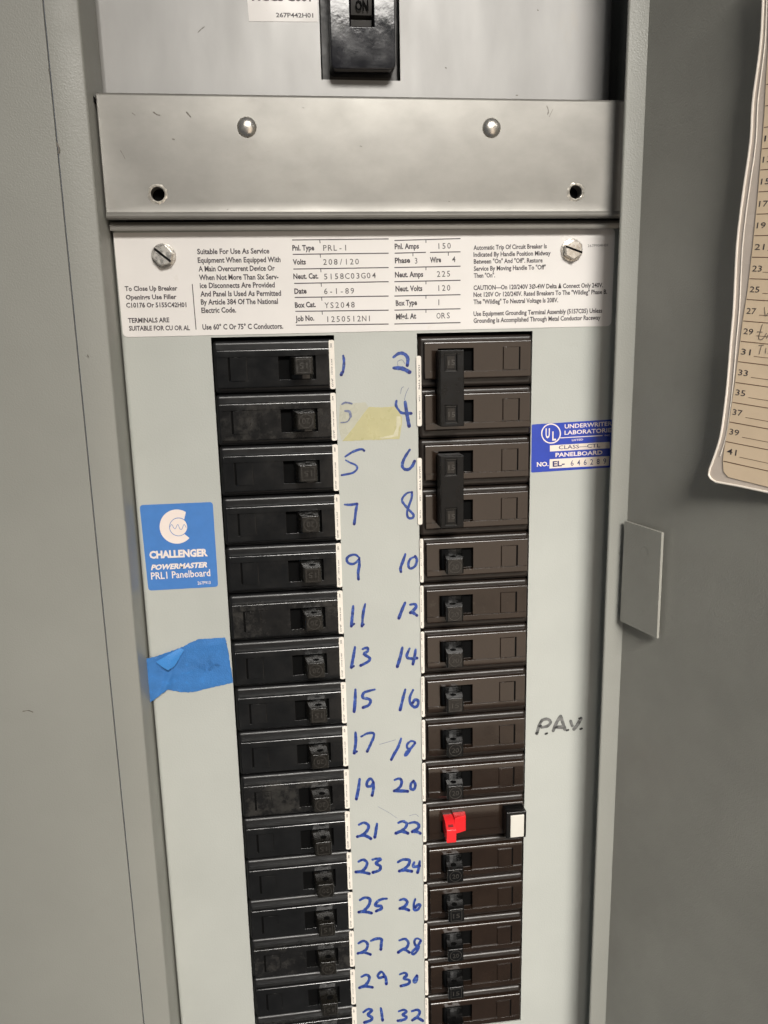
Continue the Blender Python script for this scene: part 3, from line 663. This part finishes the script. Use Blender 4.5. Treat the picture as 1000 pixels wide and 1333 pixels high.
# ------------------------------------------------------------------ breakers
def body_parts(root, pm, wide, plain=False):
    bm = bmesh.new(); box(bm, .25, 58.2, -.8, 14, -25.15, -.25)
    bevel(mk('housing', bm, pm + '2', root), 1.9, 6)
    bm = bmesh.new()
    if not plain:
        xs = [2.8, 9.4, 27.3, 42.15, 42.4, 50.2, 51.2, 56.4]; zs = [-21.2, -17.5, -17.3, -6.2, -2.65]
        m, l, w_, d = -4.0, -4.5, -4.55, -.92
        H = [[l]*7, [m, d, m, -4.0, -4.0, -3.4, m], [m, d, m, -3.6, w_, -3.4, m], [m]*7]
    else:
        xs = [2.8, 9.2, 22.5, 56.4]; zs = [-21.2, -17.6, -17.4, -10.3, -10.1, -2.65]
        m, l, d = -4.2, -4.4, -.9
        H = [[l]*3, [-3.7]*3, [m, d, m], [m, m, -3.7], [m, m, m]]
    hplate(bm, xs, zs, H, 0.0)
    if plain:
        es = [e for e in bm.edges if all(abs(v.co.z+2.65) < 1e-4 and v.co.y < -3 for v in e.verts)]
        bmesh.ops.bevel(bm, geom=es, offset=.9, segments=5, affect='EDGES', profile=.5); smooth(mk('face_plate', bm, pm, root), 28)
    else:
        crest(bm, (-2.65, -21.2)); bevel(mk('face_plate', bm, pm, root), .2, 3)
    bm = bmesh.new(); x1_ = 22.5 if plain else 27.3
    bm.faces.new([bm.verts.new((x, -.98, z)) for x, z in ((9.41, -17.3), (x1_-.01, -17.3), (x1_-.01, -6.21 if not plain else -10.2), (9.41, -6.21 if not plain else -10.2))])
    mk('slot_shade', bm, 'hole', root)  # black sheet paints deep shade into the shallow slot
    if not plain:
        bm = bmesh.new(); bm.faces.new([bm.verts.new((x, -3.5, z)) for x, z in ((50.21, -17.3), (51.19, -17.3), (51.19, -6.21), (50.21, -6.21))])
        mk('slit_shade', bm, 'hole', root)  # black sheet paints the shade inside the slit
    a, b = (-.05, 2.65) if wide else (-.3, 1.55)
    bm = bmesh.new(); prism(bm, [(x, -.98, z) for x, z in rpoly([(a, -.9), (b, -.9), (b, -24.5), (a, -24.5)], .9)], (0, .14, 0))
    s_ = mk('paper_strip', bm, 'strip', root)
    bm = bmesh.new()
    pl = None
    rnd = random.Random(3)
    x0 = a + (b-a)*(.55 if wide else .3)
    vs, fs, wdt = glyphs('CU-AL', .02)
    def vert_text(s, zc0, zlen, hh, xx):
        vs, fs, wdt = glyphs(s, .02); flip = -1
        vv = [bm.verts.new((xx - (y)*hh/CAPH*flip*-1, -1.03, zc0 - x*zlen/wdt)) for x, y in vs]
        for f in fs:
            try: bm.faces.new([vv[i] for i in f])
            except ValueError: pass
    hh = .8 if wide else .55
    vert_text('CU-AL', -1.8 if not wide else -2.0, 4.2, hh, x0+hh*.5)
    vert_text('HACR TYPE', -8, 7.5, hh*.7, x0+hh*.4)
    vert_text('20A', -20.8, 2.2, hh, x0+hh*.5)
    mk('strip_print', bm, 'ink', s_)
def handle(root, style, m, hm):
    bm = bmesh.new()                        # rocker drum
    pts = [(9.9, 0)] + [(16 + 6.1*math.cos(math.pi*(1-k/10)), -4.2*math.sin(math.pi*k/10)**.6-1.0) for k in range(11)] + [(22.1, 0)]
    prism(bm, [(x, y, -17.1) for x, y in pts], (0, 0, 10.6))
    mk('rocker', bm, 'hnd', root)
    bm = bmesh.new()
    A = [(11.6, -3.6), (11.0, -14.0), (11.5, -14.6), (19.5, -14.6), (20.0, -14.0), (21.4, -3.6)]
    prism(bm, [(x, y, -16.7) for x, y in A], (0, 0, 8.2))
    h = bevel(mk('handle', bm, hm, root), .35, 3)
    bm = bmesh.new()
    for z in (-8.46, -16.74):
        n = 14; bm.faces.new([bm.verts.new((15.2+math.cos(2*math.pi*i/n)*1.7, -10.2+math.sin(2*math.pi*i/n)*1.5, z)) for i in range(n)])
    mk('lock_hole_shade', bm, 'hole', h)  # flat black discs paint the shade of a hole
    bm = bmesh.new(); cx, cz = 15.5, -12.6
    if style == 'circle':
        for rr in (3.35,):
            n = 28
            for i in range(n):
                a0, a1 = 2*math.pi*i/n, 2*math.pi*(i+1)/n
                bm.faces.new([bm.verts.new((cx+math.cos(a)*r, -14.7, cz+math.sin(a)*r)) for a, r in ((a0, 3.05), (a1, 3.05), (a1, 3.4), (a0, 3.4))])
    else:
        for (x0, x1, z0, z1) in ((-3.2, 3.2, 2.9, 3.2), (-3.2, 3.2, -3.2, -2.9), (-3.2, -2.9, -2.9, 2.9), (2.9, 3.2, -2.9, 2.9)):
            bm.faces.new([bm.verts.new((cx+x, -14.7, cz+z)) for x, z in ((x0, z0), (x1, z0), (x1, z1), (x0, z1))])
    vs, fs, wdt = glyphs('20' if style == 'circle' else '15', .01)
    
    vv = [bm.verts.new((cx-1.9+x*3.8/wdt, -14.7, cz-1.4+y*2.8/CAPH)) for x, y in vs]
    for f in fs:
        try: bm.faces.new([vv[i] for i in f])
        except ValueError: pass
    mk('raised_mark', bm, 'emb', h)
def dusty(root, m):
    for ch in root.children:
        if ch.name.startswith('face_plate'):
            ch.data = ch.data.copy(); ch.data.materials[0] = M[m]
def make_single(side, style):
    root = empty('circuit_breaker'); pm = 'blk' if side == 'L' else 'brn'  # right column gets the plastic with the brown reflection coloured in
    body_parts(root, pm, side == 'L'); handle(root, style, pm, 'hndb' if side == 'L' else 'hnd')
    return root
def copy_tree(o, parent=None):
    c = o.copy(); col.objects.link(c)
    if parent: c.parent = parent
    for ch in o.children: copy_tree(ch, c)
    return c
WORDS = {1:'one',2:'two',3:'three',4:'four',5:'five',6:'six',7:'seven',8:'eight',9:'nine',10:'ten',11:'eleven',12:'twelve',13:'thirteen',14:'fourteen',15:'fifteen',16:'sixteen',17:'seventeen',18:'eighteen',19:'nineteen'}
def word(n):
    if n < 20: return WORDS[n]
    return {2:'twenty',3:'thirty'}[n//10] + ('' if n % 10 == 0 else '-' + WORDS[n % 10])
def put(root, side, k):
    jx, jy, jz = random.uniform(-.12, .12), random.uniform(-.25, .15), random.uniform(-.08, .08)
    if side == 'L': root.location = Vector((-XI+jx-.1, jy, -PITCH*(k+1)+jz))*S; root.rotation_euler = (random.uniform(-.006, .006), math.pi + random.uniform(-.0025, .0025), random.uniform(-.006, .006))
    else: root.location = Vector((XI+jx+.1, jy, -PITCH*k+jz))*S; root.rotation_euler = (random.uniform(-.006, .006), random.uniform(-.0025, .0025), random.uniform(-.006, .006))
    for ch in root.children:
        if ch.name.startswith('handle'): ch.rotation_euler = (random.uniform(-.03, .03), 0, 0)
proto = {}
def single(side, style):
    if (side, style) not in proto: proto[(side, style)] = make_single(side, style); return proto[(side, style)]
    return copy_tree(proto[(side, style)])
GL = 'single breakers in the left column'; GR = 'single breakers in the right column'
for k in range(ROWS):
    n = 2*k+1; sty = 'square' if n in (1, 5, 9, 15, 21, 25, 29) else 'circle'
    r = single('L', sty); put(r, 'L', k)
    extra = {1: ', topmost of the left column', 3: ', dusty, beside the old yellow tape'}.get(n, '')
    if n == 3: dusty(r, 'blkd')
    elif n in (1, 7, 13, 17, 23, 29): dusty(r, 'blks')
    tag(r, 'black circuit breaker left of the handwritten number %s%s' % (word(n), extra), 'circuit breaker', GL)
for k in range(4, ROWS):
    n = 2*k+2
    if n == 22: continue
    sty = 'square' if n in (16, 26, 30) else 'circle'
    r = single('R', sty); put(r, 'R', k)
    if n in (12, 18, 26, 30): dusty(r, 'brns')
    tag(r, 'black circuit breaker, brown reflection coloured in, right of the handwritten number %s' % word(n), 'circuit breaker', GR)

# two-pole breakers with a tie bar
def make_double():
    root = empty('two_pole_breaker')
    for j in (0, 1):
        dz = -PITCH*j
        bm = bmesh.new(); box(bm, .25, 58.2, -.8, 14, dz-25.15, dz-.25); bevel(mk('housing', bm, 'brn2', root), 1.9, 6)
        bm = bmesh.new()
        xs = [2.8, 9.4, 27.3, 42.15, 42.4, 50.2, 51.0, 56.4]; zs = [dz+z for z in (-21.2, -17.5, -17.3, -6.2, -2.65)]
        m, l, w_, d = -4.0, -4.5, -4.55, -.92
        hplate(bm, xs, zs, [[l]*7, [m, d, m, m, m, -3.4, m], [m, d, m, -3.6, w_, -3.4, m], [m]*7], 0.0); crest(bm, (dz-2.65, dz-21.2))
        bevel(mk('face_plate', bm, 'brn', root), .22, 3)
        bm = bmesh.new(); bm.faces.new([bm.verts.new((x, -.98, z)) for x, z in ((9.41, dz-17.3), (27.29, dz-17.3), (27.29, dz-6.21), (9.41, dz-6.21))]); mk('slot_shade', bm, 'hole', root)  # black sheet, painted slot shade as on the single breakers
        bm = bmesh.new(); bm.faces.new([bm.verts.new((x, -3.5, z)) for x, z in ((50.21, dz-17.3), (50.99, dz-17.3), (50.99, dz-6.21), (50.21, dz-6.21))]); mk('slit_shade', bm, 'hole', root)  # black sheet, painted shade of the slit
        bm = bmesh.new(); box(bm, 9.8, 19.2, -12, 0, dz-16.4, dz-7.4); bevel(mk('handle', bm, 'hnd', root), .3)
    bm = bmesh.new()
    zz0, zz1 = -7.0, -43.4
    xs = [9.6, 12.6, 17.6, 20.6]; zs = [zz1, zz1+1.6, zz1+10.2, zz0-9.8, zz0-1.6, zz0]
    xs = [8.3, 10.6, 16.4, 19.9] ; f, e = -15.5, -14.7
    hplate(bm, xs, zs, [[f]*3, [f, e, f], [f]*3, [f, e, f], [f]*3], -5.5)
    t = bevel(mk('tie_bar', bm, 'tie', root), .3, 3)
    bm = bmesh.new()
    for zc0 in (zz0-5.7, zz1+5.9):
        hplate_ = box(bm, 11.7, 15.3, -15.05, -14.6, zc0-2.9, zc0+2.9)
    mk('inset_pad', bm, 'hnd', t)
    bm = bmesh.new()
    for zc0 in (zz0-5.7, zz1+5.9):
        for s_, x_ in (('15', 12.2),):
            vs, fs, wdt = glyphs(s_, .02)
            vv = [bm.verts.new((x_ + x*3.4/wdt, -15.09, zc0-1.3 + y*2.6/CAPH)) for x, y in vs]
            for f_ in fs:
                try: bm.faces.new([vv[i] for i in f_])
                except ValueError: pass
        for a0, b0, c0, d0 in ((10.75, 16.3, 4.05, 3.85), (10.75, 16.3, -3.85, -4.05)):
            bm.faces.new([bm.verts.new((x, -15.52, zc0+z)) for x, z in ((a0, d0), (b0, d0), (b0, c0), (a0, c0))])
    mk('raised_mark', bm, 'emb', t)
    bm = bmesh.new(); prism(bm, [(x, -.98, z) for x, z in rpoly([(-.9, -9.5), (1.5, -9.5), (1.5, -44.2), (-.9, -44.2)], .9)], (0, .14, 0))
    s_ = mk('paper_strip', bm, 'strip', root)
    bm = bmesh.new()
    for s, z0, zl in (('CU-AL', -36.5, 4.5), ('HACR TYPE', -14, 12), ('15A', -29, 3)):
        vs, fs, wdt = glyphs(s, .02)
        vv = [bm.verts.new((.1 + y*.7/CAPH, -1.03, z0 - x*zl/wdt)) for x, y in vs]
        for f_ in fs:
            try: bm.faces.new([vv[i] for i in f_])
            except ValueError: pass
    mk('strip_print', bm, 'ink', s_)
    return root
dbl = make_double(); put(dbl, 'R', 0)
tag(dbl, 'two pole breaker with tie bar beside numbers two and four, topmost of the right column', 'circuit breaker', 'two pole breakers at the top of the right column')
d2 = copy_tree(dbl); put(d2, 'R', 2)
tag(d2, 'two pole breaker with a black tie bar beside numbers six and eight', 'circuit breaker', 'two pole breakers at the top of the right column')

# breaker 22 with red handle and white test button
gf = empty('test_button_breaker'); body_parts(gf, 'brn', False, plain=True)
bm = bmesh.new()
prism(bm, [(10.3, -4, -6.4), (10.3, -10.5, -6.4), (10.3, -15.0, -9.4), (10.3, -15.2, -16.9), (10.3, -13.0, -17.1), (10.3, -4, -15.5)], (5.4, 0, 0)); rh = bevel(mk('red_handle', bm, 'red', gf), .35, 3)
bm = bmesh.new(); prism(bm, [(15.8, -4, -5.6), (15.8, -10.4, -5.6), (22.6, -8.2, -5.6), (23.0, -4, -5.6)], (0, 0, -9.6))
bevel(mk('handle_web', bm, 'red', rh), .4, 3)
bm = bmesh.new(); bm.faces.new([bm.verts.new(p) for p in ((11.6, -12.35, -7.58), (14.4, -12.35, -7.58), (14.4, -13.6, -8.42), (11.6, -13.6, -8.42))]); mk('handle_notch_shade', bm, 'redd', rh)  # flat dark red patch, the notch's shade painted on
bm = bmesh.new()
for s_, x0, z0, ln in (('OFF', 12.1, -16.2, 2.0), ('ON', 12.1, -12.2, 2.0)):
    vs, fs, wdt = glyphs(s_, .0)
    vv = [bm.verts.new((x0 + x*ln/wdt, -15.32, z0 + y*1.3/CAPH)) for x, y in vs]
    for f_ in fs:
        try: bm.faces.new([vv[i] for i in f_])
        except ValueError: pass
bm.free()
bm = bmesh.new(); bm.faces.new([bm.verts.new(p) for p in ((9.3, -4.03, -5.2), (10.6, -4.03, -4.2), (23.6, -4.03, -4.2), (23.6, -4.03, -15.8), (9.3, -4.03, -16.8))]); mk('handle_recess_shade', bm, 'hole', gf)  # black sheet paints the shade around the red handle
bm = bmesh.new(); box(bm, 44.5, 55.9, -12.4, -4.0, -19.8, -3.7); tb = bevel(mk('button_housing', bm, 'hnd', gf), .5, 4)
bm = bmesh.new(); box(bm, 46.7, 54.4, -13.1, -12.2, -18.8, -5.4); bb = bevel(mk('test_button', bm, 'wht', tb), .3, 3)
put(gf, 'R', 10); tag(gf, 'dark breaker with a red handle and white test button beside number twenty-two', 'circuit breaker')

# ------------------------------------------------------------------ cover strip across the top
YC = -10.0; CP = front(YC)
cov = empty('cover_strip', (0, YC, 53))
tag(cov, 'scuffed silver steel cover strip with two rivets across the panel below the main breaker', 'cover plate')
bm = bmesh.new()
N = 6
prof = [(-1, 106.0), (YC+1.6, 106.0)] + [(YC+1.6-1.6*math.sin(t), 104.4+1.6*math.cos(t)) for t in [math.pi/2*k/N for k in range(1, N+1)]]
prof += [(YC, 57.6), (YC-.25, 56.6), (YC-.9, 55.8), (YC-1.2, 55.0), (YC-.9, 54.2), (YC-.2, 53.7), (YC+2, 53.5), (YC+2, 54.6), (-1, 54.6)]
sweep_x(bm, prof, -120.8, 121.2)
# plain holes cut through
cut = bmesh.new()
HP = [(205.5, 252.5), (749.5, 250)]
for c in HP:
    P = CP.at(*c); cyl(cut, (P.x, P.z), 3.1, YC-3, -3.5, 24)
cobj = mk('cutter', cut, 'hole'); strip = mk('strip_sheet', bm, 'steel')
bo = strip.modifiers.new('b', 'BOOLEAN'); bo.object = cobj; bo.operation = 'DIFFERENCE'; bo.solver = 'EXACT'
bpy.context.view_layer.update()
dg = bpy.context.evaluated_depsgraph_get(); me = bpy.data.meshes.new_from_object(strip.evaluated_get(dg))
me.materials.clear(); me.materials.append(M['steel'])
for p in me.polygons: p.material_index = 0
strip.modifiers.clear(); strip.data = me; bpy.data.objects.remove(cobj)
local(smooth(strip, 25), cov); bevel(strip, .6, 3, 60)
for c in HP:
    P = CP.at(*c); bm = bmesh.new(); n = 30
    A, B, C_ = [], [], []
    for i in range(n):
        t = 2*math.pi*i/n; d = Vector((math.cos(t), 0, math.sin(t))); rr = 4.3*random.uniform(.93, 1.08)
        A.append(bm.verts.new(P + d*3.05 + Vector((0, -.1, 0)))); B.append(bm.verts.new(P + d*3.5 + Vector((0, -.45*random.uniform(.6, 1.2), 0)))); C_.append(bm.verts.new(P + d*rr + Vector((0, -.02, 0))))
    for i in range(n):
        j = (i+1) % n; bm.faces.new((A[i], A[j], B[j], B[i])); bm.faces.new((B[i], B[j], C_[j], C_[i]))
    local(mk('hole_rim', bm, 'burr'), cov)
    bm = bmesh.new(); cyl(bm, (P.x, P.z), 3.08, -3.9, -3.6, 20); local(mk('screw_hole', bm, 'hole'), cov)
bm = bmesh.new()
for st, wd in (([(200, 146), (204, 149), (208, 150)], 1.5), ([(243, 146), (248, 152)], 1.6), ([(712, 138), (714, 144), (713, 149)], 1.2), ([(720, 142), (715, 152)], .6), ([(157, 196), (161, 203), (163, 207)], .8), ([(172, 147), (176, 150)], .8), ([(292, 277), (297, 272)], .8), ([(364, 280), (366, 274)], .8)):
    stroke(bm, st, wd, CP, .03, wob=.4, taper=False)
for c in ((226, 181, 1.8), (470, 190, .9), (585, 262, .8), (395, 140, .7)):
    stroke(bm, [(c[0]-1, c[1]), (c[0]+1, c[1]+.6)], c[2], CP, .03, taper=False)
local(mk('scuff_mark', bm, 'scuff'), cov)['kind'] = 'stuff'
for c in ((321.5, 165.5), (640, 166.5)):
    P = CP.at(*c); bm = bmesh.new(); bmesh.ops.create_uvsphere(bm, u_segments=28, v_segments=14, radius=4.3)
    for v in bm.verts: v.co = Vector((v.co.x, v.co.y*.5, v.co.z)) + P
    local(mk('rivet', bm, 'zinc', smooth=True), cov)

# ------------------------------------------------------------------ upper plate and main breaker
YU = 12.0; UP = front(YU)
up = empty('upper_plate', (0, YU, 100)); tag(up, 'plain silver steel plate behind the main breaker at the top', 'plate')
bl_ = UP.at(418.5, 103.5); brr = UP.at(521.5, 103.5)
bm = bmesh.new()
xu0, xu1 = -123.0, 121.0
hplate(bm, [xu0+3, bl_.x, brr.x, xu1-5], [60, bl_.z, 200, ZT], [[YU]*3, [YU, None, YU], [YU]*3], YU+1.4)
for sgn, xe, r in ((-1, xu0, 3.0), (1, xu1, 5.0)):
    prof = [(xe-sgn*r, YU)] + [(xe-sgn*r+sgn*r*math.sin(t), YU+r-r*math.cos(t)) for t in [math.pi/2*k/8 for k in range(1, 9)]] + [(xe, YU+12), (xe-sgn*1.4, YU+12), (xe-sgn*1.4, YU+r)] + [(xe-sgn*r, YU+1.4)]
    prism(bm, [(x, y, 60) for x, y in prof], (0, 0, ZT-60))
local(smooth(mk('plate_sheet', bm, 'steel2'), 35), up)
bm = bmesh.new()
for st, wd in (([(258, 42), (262, 38), (266, 35)], 1.0), ([(580, 88), (581, 88.6)], 1.3), ([(700, 13), (700.6, 13.5)], 1.4), ([(672, 124), (674, 124)], 1.2)):
    stroke(bm, st, wd, UP, .03, wob=.4, taper=False)
local(mk('scuff_mark', bm, 'scuff'), up)['kind'] = 'stuff'
st2 = lab_thing('part_number_sticker', 'small white part number sticker cut off by the top edge, left of the main breaker', 'sticker', [(318.5, -40), (411, -40), (414.4, 28.4), (324.2, 27.6)], 0.6, UP, 'lab')
bm = bmesh.new(); text(bm, '267P442H01', (359.5, 22.3), (408, 22.8), 6, UP, .2, bold=.02)
text(bm, 'MCCS C001', (328, 0.5), (405, 1.5), 9, UP, .2, bold=.03)
local(mk('printed_text', bm, 'ink'), st2)

mb = empty('main_breaker', (0, 0, 120)); tag(mb, 'large glossy black main breaker switched ON at the top edge', 'main breaker')
YM = 2.0; MP = front(YM)
a_, b_ = MP.at(431.5, 89), MP.at(515.5, 89)
x0, x1, z0 = a_.x, b_.x, a_.z
hx0, hx1, hz = MP.at(456.3, 34).x, MP.at(486.8, 34).x, MP.at(470, 34.3).z
bm = bmesh.new(); box(bm, bl_.x-4, brr.x+4, 18, 38, z0-12, 220); local(mk('housing', bm, 'blk'), mb)
bm = bmesh.new()
box(bm, bl_.x+.5, brr.x-1.2, 14.2, 18, z0-2.2, 219); local(bevel(mk('inner_bezel', bm, 'spat'), .4), mb)
bm = bmesh.new()
hplate(bm, [x0, hx0, hx1, x1], [z0, hz, hz+44, 218], [[YM]*3, [YM, 12.0, YM], [YM]*3], 14.15)
es = [e for e in bm.edges if abs(e.verts[0].co.x-e.verts[1].co.x) < .01 and abs(e.verts[0].co.z-e.verts[1].co.z) < .01 and (abs(e.verts[0].co.x-x0) < .01 or abs(e.verts[0].co.x-x1) < .01)]
bmesh.ops.bevel(bm, geom=es, offset=2.4, segments=5, affect='EDGES', profile=.5)
o = local(mk('front_cover', bm, 'glossy'), mb); bevel(o, .5, 3)
bm = bmesh.new()
hz2 = hz + 4.6
prof = [(12, hz+.3), (6.5, hz+.3), (6.0, hz2-.6), (7.4, hz2), (4.5, hz2+.8), (3.0, hz2+8), (3.0, hz+36), (12, hz+36)]
sweep_x(bm, prof, hx0+.5, hx1-.5)
h = local(bevel(mk('handle', bm, 'spat'), .2, 2), mb)
bm = bmesh.new(); text(bm, 'ON', (463, 13.5), (480, 13.5), 14, front(3.0), .1, bold=.03)
t_ = mk('raised_mark', bm, 'hole'); t_.parent = h
